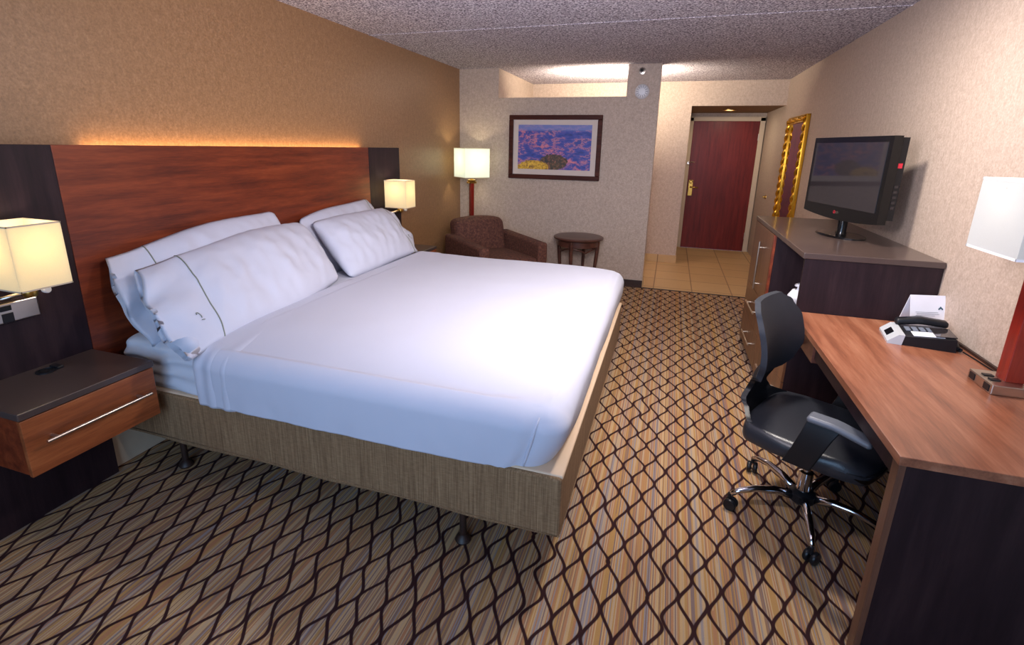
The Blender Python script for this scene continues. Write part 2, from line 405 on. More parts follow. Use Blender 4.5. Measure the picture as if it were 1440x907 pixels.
# partition with a clerestory opening at the top
bm = bmesh.new()
bx(bm, 0, 0.485, YP, YP+0.12, 0, H); bx(bm, 1.924, 2.2615, YP, YP+0.12, 0, H); bx(bm, 0.485, 1.924, YP, YP+0.12, 0, 2.0846)
struct('wall_partition', bm, 'wall')
struct('wall_alcove', B(0.385, 0.485, YP+0.12, Y2, 0, H), 'wall')
bm = bmesh.new()
bx(bm, 0.385, 2.6305, Y2, Y2+0.1, 0, H+0.08); bx(bm, 2.6305, XR, Y2, Y2+0.1, 2.101, H+0.08)
struct('wall_entry', bm, 'wall')
struct('wall_corridor', B(2.5305, 2.6305, Y2+0.1, YD+0.1, 0, 2.101), 'wall')
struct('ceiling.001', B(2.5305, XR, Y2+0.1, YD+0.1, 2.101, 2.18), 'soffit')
struct('wall_back', B(2.6305, XR, YD+0.046, YD+0.12, 0, 2.101), 'wall')
# rear wall with the window behind the photographer
bm = bmesh.new()
bx(bm, 0, 0.7, YR-0.1, YR, 0, H); bx(bm, 3.1, XR, YR-0.1, YR, 0, H); bx(bm, 0.7, 3.1, YR-0.1, YR, 0, 0.55); bx(bm, 0.7, 3.1, YR-0.1, YR, 2.15, H)
struct('wall_rear', bm, 'wall')
bm = bmesh.new()
bx(bm, 0.7, 0.75, YR-0.08, YR-0.02, 0.55, 2.15); bx(bm, 3.05, 3.1, YR-0.08, YR-0.02, 0.55, 2.15); bx(bm, 1.88, 1.92, YR-0.08, YR-0.02, 0.55, 2.15)
bx(bm, 0.7, 3.1, YR-0.08, YR-0.02, 0.55, 0.6); bx(bm, 0.7, 3.1, YR-0.08, YR-0.02, 2.1, 2.15)
struct('window_1', bm, 'cream')
# baseboards
struct('baseboard_back', B(0.0, 2.2615, YP-0.014, YP, 0, 0.085, 0.003), 'trimdark')
struct('baseboard_left', bx(B(0, 0.014, YR, 0.6, 0, 0.085, 0.003), 0, 0.014, 4.2, YP-0.014, 0, 0.085, 0.003), 'trimdark')
struct('baseboard_right', B(XR-0.014, XR, 4.38, YP, 0, 0.085, 0.003), 'trimdark')
bm = bmesh.new(); bx(bm, 0.485, 2.6305, Y2-0.012, Y2, 0, 0.11, 0.002); bx(bm, 2.6305, 2.6425, Y2, YD, 0, 0.11, 0.002); bx(bm, 2.2615, 2.2735, YP, YP+0.12, 0, 0.11, 0.002)
struct('baseboard_entry', bm, 'tile')
struct('trim_2', B(2.2615, XR, YP-0.012, YP+0.012, 0, 0.006, 0.002), 'trimdark')

# entry door
d = thing('door_1', None, None, (3.18, YD, 0)); d['kind'] = 'structure'
ob('door_panel', B(-0.465, 0.472, 0.0, 0.045, 0.0, 1.98, 0.003), 'doorred', d)
bm = bmesh.new()
bx(bm, -0.53, -0.465, -0.012, 0.05, 0, 2.035, 0.004); bx(bm, 0.472, 0.54, -0.012, 0.05, 0, 2.035, 0.004); bx(bm, -0.53, 0.54, -0.012, 0.05, 1.98, 2.045, 0.004)
ob('door_frame', bm, 'cream', d)
lk = ob('door_lock', B(-0.445, -0.375, -0.02, 0, 0.84, 1.09, 0.006), 'brass', d)
bm = bmesh.new(); tube(bm, [(-0.41, -0.015, 0.98), (-0.41, -0.065, 0.98), (-0.40, -0.072, 0.98), (-0.30, -0.07, 0.975)], 0.011)
ob('door_handle', bm, 'brass', lk, True)
bm = bmesh.new(); lathe(bm, [(0.026, 0), (0.026, 0.012), (0.016, 0.03)], 20); bm.transform(Matrix.Rotation(PI/2, 4, 'X')); bm.transform(Matrix.Translation((-0.41, -0.018, 1.06)))
ob('deadbolt', bm, 'brass', lk, True, 40)
bm = bmesh.new(); bx(bm, -0.50, -0.465, -0.03, -0.012, 1.33, 1.37, 0.003); tube(bm, [(-0.475, -0.03, 1.35), (-0.43, -0.045, 1.37), (-0.39, -0.03, 1.36)], 0.008)
ob('latch_guard', bm, 'nickel', d)
ob('hinge', B(0.466, 0.482, -0.016, 0, 1.70, 1.80, 0.002), 'nickel', d)
ob('hinge', B(0.466, 0.482, -0.016, 0, 0.20, 0.30, 0.002), 'nickel', d)

# recessed downlight in the corridor ceiling
t = thing('ceiling_downlight', 'small round brass recessed light in the brown soffit above the red door', 'ceiling light', (3.15, 8.0, 2.101))
ob('trim_ring', lathe(bmesh.new(), [(0.095, 0), (0.095, -0.008), (0.07, -0.010), (0.07, 0)], 28), 'brass', t, True, 40)
ob('bulb', lathe(bmesh.new(), [(0.066, -0.001), (0.05, -0.006), (0.02, -0.009)], 24), 'bulb', t, True)

# vanity light on the far side of the partition
t = thing('vanity_light_fixture', 'long bathroom vanity light bar behind the partition, seen only as ceiling glow', 'wall light', (1.75, YP+0.12, 2.0))
ob('back_plate', B(-0.48, 0.48, 0, 0.03, -0.05, 0.05, 0.004), 'chrome', t)
ob('light_trough', bx(bx(B(-0.46, 0.46, 0.03, 0.045, -0.02, 0.045), -0.46, 0.46, 0.115, 0.13, -0.02, 0.045), -0.46, 0.46, 0.03, 0.13, -0.03, -0.018), 'white', t)

# ---------------------------------------------------------------- headboard
hb = thing('headboard', 'wide wall-mounted cherry headboard between two dark espresso side panels', 'headboard', (0, 2.55, 0))
HX = 0.074; HH = 1.517
ob('centre_panel', B(0.05, HX-0.002, 1.4125-2.55, 3.686-2.55, 0.30, HH, 0.002), 'cherry', hb)
for y0, y1 in ((0.62, 1.411), (3.6875, 4.184)):
    ob('side_panel', B(0.05, HX, y0-2.55, y1-2.55, 0.0, HH, 0.002), 'espresso', hb)['label'] = 'dark espresso side panel'
ob('wall_cleat', bx(B(0.003, 0.05, 1.5-2.55, 3.6-2.55, 0.9, 1.45, 0.0), 0.003, 0.05, 0.7-2.55, 1.3-2.55, 0.3, 1.35), 'espresso', hb)
struct('baseboard_left.001', B(0, 0.03, 1.40, 3.70, 0, 0.17, 0.003), 'cream')

# ---------------------------------------------------------------- nightstands
def nightstand(label, y, flip):
    t = thing('nightstand', label, 'nightstand', (HX, y, 0), group=None)
    ob('body', B(0.0, 0.345, -0.232, 0.232, 0.391, 0.612, 0.003), 'cherry', t)
    ob('top', B(0.0, 0.368, -0.24, 0.24, 0.612, 0.638, 0.003), 'espresso_top', t)
    dr = ob('drawer', B(0.346, 0.364, -0.236, 0.236, 0.391, 0.608, 0.002), 'drawerwood', t)
    bm = bmesh.new(); tube(bm, [(0.398, -0.19, 0.515), (0.398, 0.19, 0.515)], 0.0065, 12)
    for s in (-0.155, 0.155): tube(bm, [(0.362, s, 0.515), (0.398, s, 0.515)], 0.006, 10)
    ob('handle', bm, 'nickel', dr, True, 50)
    bm = bmesh.new(); lathe(bm, [(0.034, 0), (0.034, 0.004), (0.024, 0.007), (0.0235, 0.003)], 24, (0.075, 0.02, 0.638))
    bx(bm, 0.05, 0.10, 0.045, 0.07, 0.638, 0.650, 0.003)
    ob('cable_port', bm, 'black', t)
    return t
nightstand('floating nightstand in front of the bed, walnut drawer with long bar handle and charcoal top', 1.165, 1)
nightstand('far nightstand, mostly hidden behind the pillows, below the small lit lamp', 3.93, -1)

# ---------------------------------------------------------------- wall lamps
def sconce(label, y):
    t = thing('wall_lamp', label, 'wall lamp', (HX, y, 0.9), group=None)
    pl = ob('wall_plate', B(0.0, 0.022, -0.15, 0.085, -0.045, 0.032, 0.004), 'nickel', t)
    for yy, zz, hh in ((-0.02, -0.025, 0.018), (-0.022, 0.012, 0.01)):
        ob('outlet', B(0.021, 0.0245, yy-0.018, yy+0.018, zz-hh, zz+hh, 0.001), 'black', pl)
    bm = bmesh.new()
    tube(bm, [(0.02, -0.08, 0.06), (0.10, -0.06, 0.07), (0.13, 0.01, 0.085)], 0.008); tube(bm, [(0.015, -0.08, 0.0), (0.03, -0.08, 0.06)], 0.012)
    ob('arm', bm, 'nickel', t, True)
    ob('hub', lathe(bmesh.new(), [(0.020, 0), (0.024, 0.01), (0.024, 0.03), (0.014, 0.045), (0.014, 0.10)], 20, (0.13, 0.01, 0.065)), 'brass', t, True, 40)
    bm = bmesh.new(); lathe(bm, [(0.011, 0), (0.013, 0.004), (0.013, 0.02), (0.010, 0.024)], 16); bm.transform(Matrix.Translation((0.15, 0.045, 0.085)) @ Matrix.Rotation(PI/2, 4, 'Y'))
    ob('switch', bm, 'white', t, True, 40)
    x0, x1, y0, y1, z0, z1 = 0.028, 0.236, -0.072, 0.095, 0.108, 0.345
    bm = bmesh.new(); th = 0.003
    def wall_(a, b, c, d_): bx(bm, a, b, c, d_, z0, z1)
    wall_(x0, x0+th, y0, y1); wall_(x1-th, x1, y0, y1); wall_(x0+th, x1-th, y0, y0+th); wall_(x0+th, x1-th, y1-th, y1)
    sh = ob('lamp_shade', bm, 'shade_yellow', t)
    for z in (z0, z1-0.005):
        bm = bmesh.new(); bx(bm, x0-0.001, x1+0.001, y0-0.001, y0+0.004, z, z+0.005); bx(bm, x0-0.001, x1+0.001, y1-0.004, y1+0.001, z, z+0.005)
        bx(bm, x0-0.001, x0+0.004, y0, y1, z, z+0.005); bx(bm, x1-0.004, x1+0.001, y0, y1, z, z+0.005)
        ob('shade_rim', bm, 'cream', sh)
    bm = bmesh.new(); bmesh.ops.create_uvsphere(bm, u_segments=16, v_segments=10, radius=0.028, matrix=Matrix.Translation((0.13, 0.012, 0.2)))
    ob('bulb', bm, 'bulb', t, True)
    point('wall_lamp_light', (0.13, 0.012, 0.27), 1.6, WARM, 0.03, t)
    return t
sconce('nearer wall lamp with a glowing cream box shade over the drawer with the bar handle', 1.155)
sconce('farther wall lamp with a glowing cream box shade rising behind the pillows', 3.93)

# ---------------------------------------------------------------- bed
BN, BF, BX = 1.4547, 3.596, 2.206
bed = thing('bed', 'king bed made up in white sheets on a tan fabric box base', 'bed', (0, 0, 0))
def skfn(v):
    if v.z < 0.24: v = v.copy(); v.z += 0.004*math.sin(v.x*9)+0.003*nz(v, 6)
    return v
ob('box_cover', rbox(0.10, BX, BN, BF, 0.208, 0.452, 0.012, 3, (40, 40, 5), skfn), 'skirt', bed, True)
# pale ledge (platform top showing at the foot)
ob('box_top_edge', rbox(0.12, BX+0.002, BN+0.012, BF-0.012, 0.44, 0.458, 0.008, 2, (20, 20, 1)), 'boxlight', bed, True)['label'] = 'pale top ledge of the base'
bm = bmesh.new()
tube(bm, [(0.12, BN-0.001, 0.232), (BX, BN-0.001, 0.222)], 0.0025, 6); tube(bm, [(BX+0.001, BN, 0.222), (BX+0.001, BF, 0.222)], 0.0025, 6)
ob('hem_seam', bm, 'skirt', bed, True)
for x, y in ((0.33, BN+0.1), (1.80, BN+0.1), (0.33, BF-0.1), (1.80, BF-0.1), (1.80, (BN+BF)/2)):
    bm = bmesh.new(); lathe(bm, [(0.030, 0.0), (0.033, 0.008), (0.026, 0.022), (0.014, 0.032), (0.014, 0.21)], 20, (x, y, 0))
    ob('leg', bm, 'trimdark', bed, True, 40)['label'] = 'dark bed leg with a round glide'
DROP = lambda v: Vector((v.x, v.y, v.z-0.05*max(0.0, 1-(v.y-BN)/0.42)**2*max(0.0, (v.z-0.46)/0.26)-0.02*max(0.0, 1-(BX-0.03-v.x)/0.3)**2*max(0.0, (v.z-0.46)/0.26)))
def matfn(v):
    v = v.copy(); v.z = max(v.z, 0.455); k = max(0, 1-(v.x-0.1)/0.9)
    v.y += -0.008*math.sin(v.z*105+nz(v, 5)*4+v.x*4)*k if v.y < 1.7 else 0
    v.z += 0.006*nz(v, 3)
    return v
ob('mattress', rbox(0.11, 1.96, BN+0.030, BF-0.035, 0.385, 0.700, 0.07, 6, (80, 40, 24), lambda v: matfn(DROP(v))), 'matress', bed, True)
# top sheet / blanket: shell over the mattress from x=0.62 to the foot, tucked
def shfn(v):
    v = v.copy(); v.z = max(v.z, 0.445); z = v.z
    # sides lean in toward the tuck at the bottom
    t_ = max(0.0, min(1.0, (0.70-z)/0.25)); tuck = 0.030*t_**2.2
    cy = (BN+BF)/2
    if v.y < BN+0.12: v.y += tuck*0.5*max(0, (v.x-1.6)/0.6)+0.005*nz((v.x, 0, z*0.6), 5, 2)*t_+0.003*nz((v.x*2, 0, z), 12, 6)*t_
    if v.y > BF-0.12: v.y -= tuck
    if v.y < BN+0.12 and t_ > 0.08: v.y += 0.018*max(0.0, min(1.0, (v.x-2.070)/0.02))*min(1, t_*4)
    if v.x > 1.85:
        g_ = min(1.0, (v.x-1.85)/0.30); g_ = g_*g_*(3-2*g_); gate = min(1.0, (v.x-1.85)/0.3)
        v.x -= g_*(tuck*0.75+0.055*t_*t_*max(0, 1-(v.y-BN)/0.45)**1.5-0.010*math.sin(PI*t_)); v.x += gate*0.006*nz((0, v.y*0.5, z*.5), 8, 4)
    if z > 0.69: v.z += 0.006*nz(v, 1.6, 1)+0.002*nz(v, 6, 5)-0.010*((v.y-cy)/1.07)**2
    return v
sheet = ob('top_sheet', rbox(0.63, 2.206, BN-0.008, BF-0.005, 0.352, 0.728, 0.085, 8, (70, 70, 16), lambda v: shfn(DROP(v))), 'sheet', bed, True)
# second layer at head side: turned hem strip & the under-sheet drop
def hemfn(v):
    v = v.copy(); v.z = max(v.z, 0.438); v.x += 0.03*(0.7-v.z)*2-0.01
    if v.y < BN+0.15: v.y += 0.004*math.sin(v.x*80)+0.003*nz(v, 9)
    return v
ob('turned_hem', rbox(0.555, 0.86, BN-0.006, BF-0.003, 0.350, 0.7265, 0.085, 7, (14, 60, 16), lambda v: hemfn(DROP(v))), 'sheet', bed, True)
# hospital-corner fold at the near foot corner
from mathutils.bvhtree import BVHTree
_b = bmesh.new(); _b.from_mesh(sheet.data); bvh = BVHTree.FromBMesh(_b)
def onsheet(x, z, y0=1.2, dx=-0.15):
    h = bvh.ray_cast(Vector((x-dx, y0, z)), Vector((dx, 1, 0)).normalized())
    return (h[0]+h[1]*0.001) if h[0] is not None else Vector((x, BN, z))
bm = bmesh.new(); pp = [(2.112-0.006*i, 0.652-0.024*i) for i in range(9)]
tube(bm, [onsheet(x, z, 1.2, 0.0) for x, z in pp], [0.002+0.0045*math.sin(PI*(i+0.6)/9.4) for i in range(9)], 8)
_b.free()
ob('corner_fold', bm, 'sheet', bed, True)

# ---------------------------------------------------------------- pillows
def pillow(label, L, W, T, mtx, seed, flap, mouth=-1, shear=0.0, bend=0.0):
    """local x: along the bed width, local y: up the lean, local z: thickness. mouth side = sign of x with the open case end"""
    root = thing('pillow', label, 'pillow'); root.matrix_world = mtx
    nu, nv = 64, 34; bm = bmesh.new(); sheets = []
    x_seam = L/2*0.97
    total = L+flap
    def prof(x, v, side):
        # x from -L/2 .. L/2 is filled; beyond L/2 the empty case end, gaping
        if x <= x_seam:
            u = x/(L/2)
            tt = max(0, 1-abs(u)**3.2)**0.5*max(0, 1-abs(v)**2.6)**0.62
            tt = tt*T/2
            if x > 0: tt = max(tt, max(0, 1-abs(v)**2.2)**0.6*T*0.20)
            return tt
        k = (x-x_seam)/max(flap, 1e-3)
        return max(0, 1-abs(v)**2.2)**0.6*T*(0.20-0.11*k)
    def P(i, j, side):
        x = -L/2+total*i/nu; v = -1+2*j/nv
        u = min(1, abs(x)/(L/2)); wloc = W/2*(1-0.07*u**2)*(1+0.03*math.sin(x*7+seed))
        if x < 0: wloc *= (1-0.10*max(0, (u-0.9)/0.1)**2)
        y = wloc*v
        z = prof(x, v, side)*side
        k = max(0, (x-x_seam)/max(flap, 1e-3))
        q = (x*1.0, y, side*0.3)
        wr = 0.016*nz(q, 4.5, seed)+0.011*nz((q[0]*1.6, q[1], q[2]), 10, seed+3)+0.004*nz(q, 24, seed+9)
        if k > 0:
            wr = 0.045*nz(q, 8, seed+5)*k+0.016*math.sin(y*30+seed)*k+0.012*nz(q, 22, seed+8)*k
            y += 0.012*nz((x, y, 0), 10, seed)*k
            x += 0.02*nz((0, y*1.0, side), 6, seed+1)*k-0.03*k*(v*v)
            z -= 0.035*k
        z += wr*(0.35+0.65*max(0, 1-v**2))*(1 if side > 0 else 0.4)
        z += bend*(x/(L/2))**2
        return Vector((x*mouth+shear*y, y, z))
    g = {}
    for side in (1, -1):
        for i in range(nu+1):
            for j in range(nv+1):
                if side == -1 and (j in (0, nv) or i == 0): g[(side, i, j)] = g[(1, i, j)]
                else: g[(side, i, j)] = bm.verts.new(P(i, j, side))
    for side in (1, -1):
        for i in range(nu):
            for j in range(nv):
                a = (g[(side, i, j)], g[(side, i+1, j)], g[(side, i+1, j+1)], g[(side, i, j+1)])
                a = list(dict.fromkeys(a))
                if len(a) >= 3:
                    try: bm.faces.new(a if side > 0 else a[::-1])
                    except ValueError: pass
    # open end: thin inner lining so the mouth has depth
    ring = [g[(1, nu, j)] for j in range(nv+1)]+[g[(-1, nu, j)] for j in range(nv-1, 0, -1)]
    ip = int((x_seam+L/2)/total*nu)
    inner = []
    for vtx in ring:
        c = vtx.co.copy(); c.x -= mouth*flap*0.75; c.z *= 0.5; c.y *= 0.94; inner.append(bm.verts.new(c))
    n = len(ring)
    for i in range(n): bm.faces.new((ring[i], ring[(i+1) % n], inner[(i+1) % n], inner[i]))
    bm.faces.new(inner)
    # piping line around the case end
    pip = [P(ip, j, 1)+Vector((0, 0, 0.0015)) for j in range(nv+1)]+[P(ip, j, -1) for j in range(nv-1, 0, -1)]
    body = ob('pillowcase', bm, 'sheet', root, True)
    bm2 = bmesh.new(); tube(bm2, pip+[pip[0]], 0.0026, 6, False)
    ob('piping', bm2, 'piping', body, True)['label'] = 'thin grey-green piping line'
    # small stitched mark beyond the piping
    c = P(min(nu, ip+int(nu*flap*0.42/total)), int(nv*0.30), 1)+Vector((0, 0, 0.004)); bm3 = bmesh.new()
    tube(bm3, [c+Vector((0.012*mouth*math.cos(a)*0.6, 0.016*math.sin(a), 0)) for a in [0.4+i*0.5 for i in range(9)]], 0.0018, 5)
    tube(bm3, [c+Vector((-0.006, -0.024, 0)), c+Vector((0.008, -0.028, 0))], 0.0018, 5)
    ob('stitched_mark', bm3, 'piping', body)
    return root
def place(cx, cy, cz, lean, yawz=0.0, roll=0.0):
    """lean: angle of the pillow's face from horizontal. local x -> world -y.. mouth sign picks the end"""
    a = math.radians(lean)
    X = Vector((0, 1, 0)); Y = Vector((-math.cos(a), 0, math.sin(a)))
    m_ = basis(X, Y, (0, 0, 0)); m_ = Matrix.Translation((cx, cy, cz)) @ Matrix.Rotation(yawz, 4, 'Z') @ m_ @ Matrix.Rotation(roll, 4, 'Z')
    return m_
pillow('near-side back pillow on the headboard, its flared case end behind the front pillow', 0.90, 0.48, 0.17, place(0.225, 2.09, 0.905, 60, 0, math.radians(5)), 1, 0.17, -1, 0.12)
pillow('front pillow nearest the camera, its piped open end hanging over the bed side', 0.98, 0.52, 0.20, place(0.42, 2.11, 0.872, 42, 0.04, math.radians(3)), 2, 0.19, -1, 0.30)
pillow('back pillow against the headboard at the far side, only its upper corner visible', 0.84, 0.48, 0.17, place(0.225, 3.14, 0.885, 60, 0, math.radians(5)), 3, 0.12, 1, 0.1)
pillow('front pillow on the far side of the bed, near the small lit lamp', 0.86, 0.49, 0.19, place(0.40, 3.12, 0.875, 44, -0.03, math.radians(1)), 4, 0.13, 1, 0.16)

# ---------------------------------------------------------------- framed picture
cxp, czp = (0.63+1.6947)/2, (1.1885+1.8954)/2; wp, hp = (1.6947-0.63)/2, (1.8954-1.1885)/2
pc = thing('framed_picture', 'framed blue and purple canyon landscape with a yellow bush, on the partition wall', 'picture', (cxp, YP-0.002, czp))
bm = bmesh.new(); f = 0.050
for (a, b, c, d_) in ((-wp, wp, hp-f, hp), (-wp, wp, -hp, -hp+f), (-wp, -wp+f, -hp+f, hp-f), (wp-f, wp, -hp+f, hp-f)):
    bx(bm, a, b, -0.032, 0, c, d_, 0.006)
ob('frame', bm, 'frame', pc)
ob('mat_board', B(-wp+f-0.005, wp-f+0.005, -0.014, -0.004, -hp+f-0.005, hp-f+0.005), 'mat_board', pc)
pr = ob('print', B(-wp+f+0.060, wp-f-0.060, -0.0165, -0.0142, -hp+f+0.060, hp-f-0.055), 'canyon', pc)

# smoke detector & sprinkler on the partition
t = thing('smoke_detector', 'round white smoke detector high on the partition wall beside the opening', 'smoke detector', (2.083, YP, 2.128))
bm = lathe(bmesh.new(), [(0.075, 0), (0.075, 0.018), (0.066, 0.032), (0.045, 0.044), (0.02, 0.046)], 36); bm.transform(Matrix.Rotation(PI/2, 4, 'X'))
ob('housing', bm, 'white', t, True, 35)
bm = bmesh.new()
for k in range(14):
    a = 2*PI*k/14; c, s = math.cos(a), math.sin(a); tube(bm, [(0.035*c, -0.046, 0.035*s), (0.060*c, -0.038, 0.060*s)], 0.0022, 6)
ob('grille', bm, 'ink', t)
t = thing('sprinkler_head', 'small dark metal sprinkler head just below the ceiling above the smoke detector', 'sprinkler', (2.068, YP, 2.333))
bm = lathe(bmesh.new(), [(0.036, 0), (0.034, 0.006), (0.014, 0.01), (0.012, 0.035)], 24); bm.transform(Matrix.Rotation(PI/2, 4, 'X'))
ob('escutcheon', bm, 'nickel', t, True, 35)
bm = lathe(bmesh.new(), [(0.004, 0.02), (0.006, 0.06), (0.004, 0.062)], 12); bm.transform(Matrix.Rotation(PI/2, 4, 'X'))
for k in range(8):
    a = 2*PI*k/8; c, s = math.cos(a), math.sin(a); tube(bm, [(0.005*c, -0.06, 0.005*s), (0.024*c, -0.058, 0.024*s)], 0.0035, 6)
for s in (-1, 1): tube(bm, [(0.012*s, -0.03, 0), (0.014*s, -0.045, 0), (0.004*s, -0.06, 0)], 0.003, 6)
ob('deflector', bm, 'black', t)

# ---------------------------------------------------------------- floor lamp
def box_shade(name, parent, hx, hy, z0, z1, m, rimm):
    bm = bmesh.new(); th = 0.003
    bx(bm, -hx, -hx+th, -hy, hy, z0, z1); bx(bm, hx-th, hx, -hy, hy, z0, z1); bx(bm, -hx+th, hx-th, -hy, -hy+th, z0, z1); bx(bm, -hx+th, hx-th, hy-th, hy, z0, z1)
    sh = ob(name, bm, m, parent)
    for z in (z0, z1-0.008):
        bm = bmesh.new(); bx(bm, -hx-.001, hx+.001, -hy-.001, -hy+0.004, z, z+0.008); bx(bm, -hx-.001, hx+.001, hy-0.004, hy+.001, z, z+0.008)
        bx(bm, -hx-.001, -hx+0.004, -hy, hy, z, z+0.008); bx(bm, hx-0.004, hx+.001, -hy, hy, z, z+0.008)
        ob('shade_rim', bm, rimm, sh)
    bm = bmesh.new(); tube(bm, [(-hx, 0, z1-0.03), (hx, 0, z1-0.03)], 0.002, 6); tube(bm, [(0, -hy, z1-0.03), (0, hy, z1-0.03)], 0.002, 6)
    ob('shade_spider', bm, 'nickel', sh)
    return sh
fl = thing('floor_lamp', 'floor lamp with a lit white box shade on a square wooden post in the corner', 'lamp', (0.285, 5.44, 0), math.radians(47))
ob('base', B(-0.13, 0.13, -0.13, 0.13, 0, 0.03, 0.004), 'taupe', fl)
ob('post', B(-0.022, 0.022, -0.022, 0.022, 0.03, 1.13, 0.002), 'lampwood', fl)
bm = B(-0.05, 0.05, -0.03, 0.03, 1.13, 1.15, 0.003); lathe(bm, [(0.045, 0), (0.05, 0.02), (0.02, 0.03), (0.014, 0.12)], 20, (0, 0, 1.15))
ob('socket_plate', bm, 'brass', fl)
box_shade('lamp_shade', fl, 0.152, 0.152, 1.195, 1.525, 'shade_white', 'cream')
bm = bmesh.new(); bmesh.ops.create_uvsphere(bm, u_segments=16, v_segments=10, radius=0.03, matrix=Matrix.Translation((0, 0, 1.31))); ob('bulb', bm, 'bulb', fl, True)
point('floor_lamp_light', (0, 0, 1.40), 4.2, (1.0, 0.88, 0.6), 0.03, fl)

# ---------------------------------------------------------------- armchair
ac = thing('armchair', 'low brown upholstered armchair in the corner beside the floor lamp', 'armchair', (0.75, 4.95, 0), math.radians(-40))
puff = lambda amp, s, sd: (lambda v: v+Vector((amp*nz(v, s, sd), amp*nz(v, s, sd+1), amp*nz(v, s, sd+2))))
ob('seat_base', rbox(-0.40, 0.36, -0.30, 0.30, 0.10, 0.30, 0.02, 3, (10, 10, 4)), 'brownfab', ac, True)
def cush(v):
    v = v.copy(); v.z += 0.02*(1-((v.x-0.06)/0.34)**2)*(1-(v.y/0.3)**2) if v.z > 0.38 else 0; return v
ob('seat_cushion', rbox(-0.26, 0.40, -0.285, 0.285, 0.30, 0.44, 0.04, 4, (12, 12, 3), cush), 'brownfab', ac, True)
def backf(v):
    v = v.copy(); k = (v.z-0.3)/0.5; v.x -= 0.12*k; v.z += 0.035*(1-(v.y/0.31)**2)*max(0, k)
    v.x += 0.03*(1-(v.y/0.31)**2)*math.sin(PI*max(0, min(1, k))) if v.x > -0.33 else 0
    return v
ob('backrest', rbox(-0.40, -0.21, -0.31, 0.31, 0.28, 0.76, 0.06, 5, (6, 14, 12), backf), 'brownfab', ac, True)
def armf(v):
    v = v.copy(); k = (v.x+0.4)/0.8; v.z -= 0.035*k*(v.z/0.6); return v
for s in (-1, 1):
    a, b = sorted((s*0.29, s*0.405))
    ob('armrest', rbox(-0.40, 0.40, a, b, 0.09, 0.625, 0.03, 4, (12, 3, 10), armf), 'brownfab', ac, True)
for x in (-0.34, 0.34):
    for y in (-0.34, 0.34):
        ob('foot', lathe(bmesh.new(), [(0.018, 0), (0.026, 0.1)], 14, (x, y, 0)), 'trimdark', ac, True, 40)

# ---------------------------------------------------------------- round side table
rt_ = thing('side_table', 'small round dark wood side table beside the brown armchair', 'table', (1.545, 5.485, 0))
bm = lathe(bmesh.new(), [(0.262, 0), (0.274, 0.008), (0.276, 0.02), (0.266, 0.028), (0.25, 0.03), (0.01, 0.0302)], 56, (0, 0, 0.57))
ob('tabletop', bm, 'tablewood', rt_, True, 35)
bm = lathe(bmesh.new(), [(0.222, 0), (0.236, 0.0), (0.236, 0.07), (0.222, 0.07)], 48, (0, 0, 0.50)); ob('apron', bm, 'tablewood', rt_, True, 35)
for k in range(4):
    a = k*PI/2-0.16; c, s = math.cos(a), math.sin(a)
    bm = bmesh.new(); tube(bm, [(0.225*c, 0.225*s, 0.565), (0.222*c, 0.222*s, 0.45), (0.205*c, 0.205*s, 0.25), (0.21*c, 0.21*s, 0.08), (0.235*c, 0.235*s, 0.0)], [0.024, 0.022, 0.017, 0.015, 0.019], 8)
    ob('leg', bm, 'tablewood', rt_, True, 50)
bm = bmesh.new()
for k in range(4):
    a = k*PI/2-0.16; a2 = a+PI/2
    pts = []
    for i in range(9):
        q = i/8; ang = a+(a2-a)*q; r = 0.215-0.02*math.sin(PI*q); pts.append((r*math.cos(ang), r*math.sin(ang), 0.44+0.045*abs(math.cos(PI*q))))
    tube(bm, pts, 0.009, 6)
ob('arched_brackets', bm, 'tablewood', rt_, True)
bm = bmesh.new()
for k in range(2):
    a = k*PI/2-0.16; c, s = math.cos(a), math.sin(a); tube(bm, [(-0.2*c, -0.2*s, 0.17), (0, 0, 0.19), (0.2*c, 0.2*s, 0.17)], 0.011, 8)
bmesh.ops.create_uvsphere(bm, u_segments=14, v_segments=8, radius=0.025, matrix=Matrix.Translation((0, 0, 0.195)))
ob('stretcher', bm, 'tablewood', rt_, True)

# ---------------------------------------------------------------- mirror on the right wall
mr = thing('wall_mirror', 'tall narrow mirror in a twisted gilt frame on the right wall', 'mirror', (XR, 6.37, 1.30))
MW, MH = 0.43, 0.62
ob('backing', B(-0.018, -0.002, -MW+0.02, MW-0.02, -MH+0.02, MH-0.02), 'black', mr)
ob('glass', B(-0.0225, -0.0185, -MW+0.075, MW-0.075, -MH+0.075, MH-0.075), 'mirror', mr)
bm = bmesh.new()
def rope(p0, p1, r=0.030):
    p0, p1 = Vector(p0), Vector(p1); L = (p1-p0).length; d_ = (p1-p0)/L; a = Vector((1, 0, 0)); b = d_.cross(a); n = int(L/0.012)
    for ph in (0, PI):
        tube(bm, [p0+d_*(L*i/n)+(a*math.cos(ph+i*0.42)+b*math.sin(ph+i*0.42))*r*0.5+Vector((-0.0, 0, 0)) for i in range(n+1)], r*0.55, 7)
xx = -0.033; q = 0.032
rope((xx, -MW+q, -MH+q), (xx, -MW+q, MH-q)); rope((xx, MW-q, -MH+q), (xx, MW-q, MH-q)); rope((xx, -MW+q, MH-q), (xx, MW-q, MH-q)); rope((xx, -MW+q, -MH+q), (xx, MW-q, -MH+q))
for (a, b, c, d_) in ((-MW, MW, MH-0.012, MH), (-MW, MW, -MH, -MH+0.012), (-MW, -MW+0.012, -MH, MH), (MW-0.012, MW, -MH, MH)):
    bx(bm, -0.04, -0.002, a, b, c, d_, 0.003)
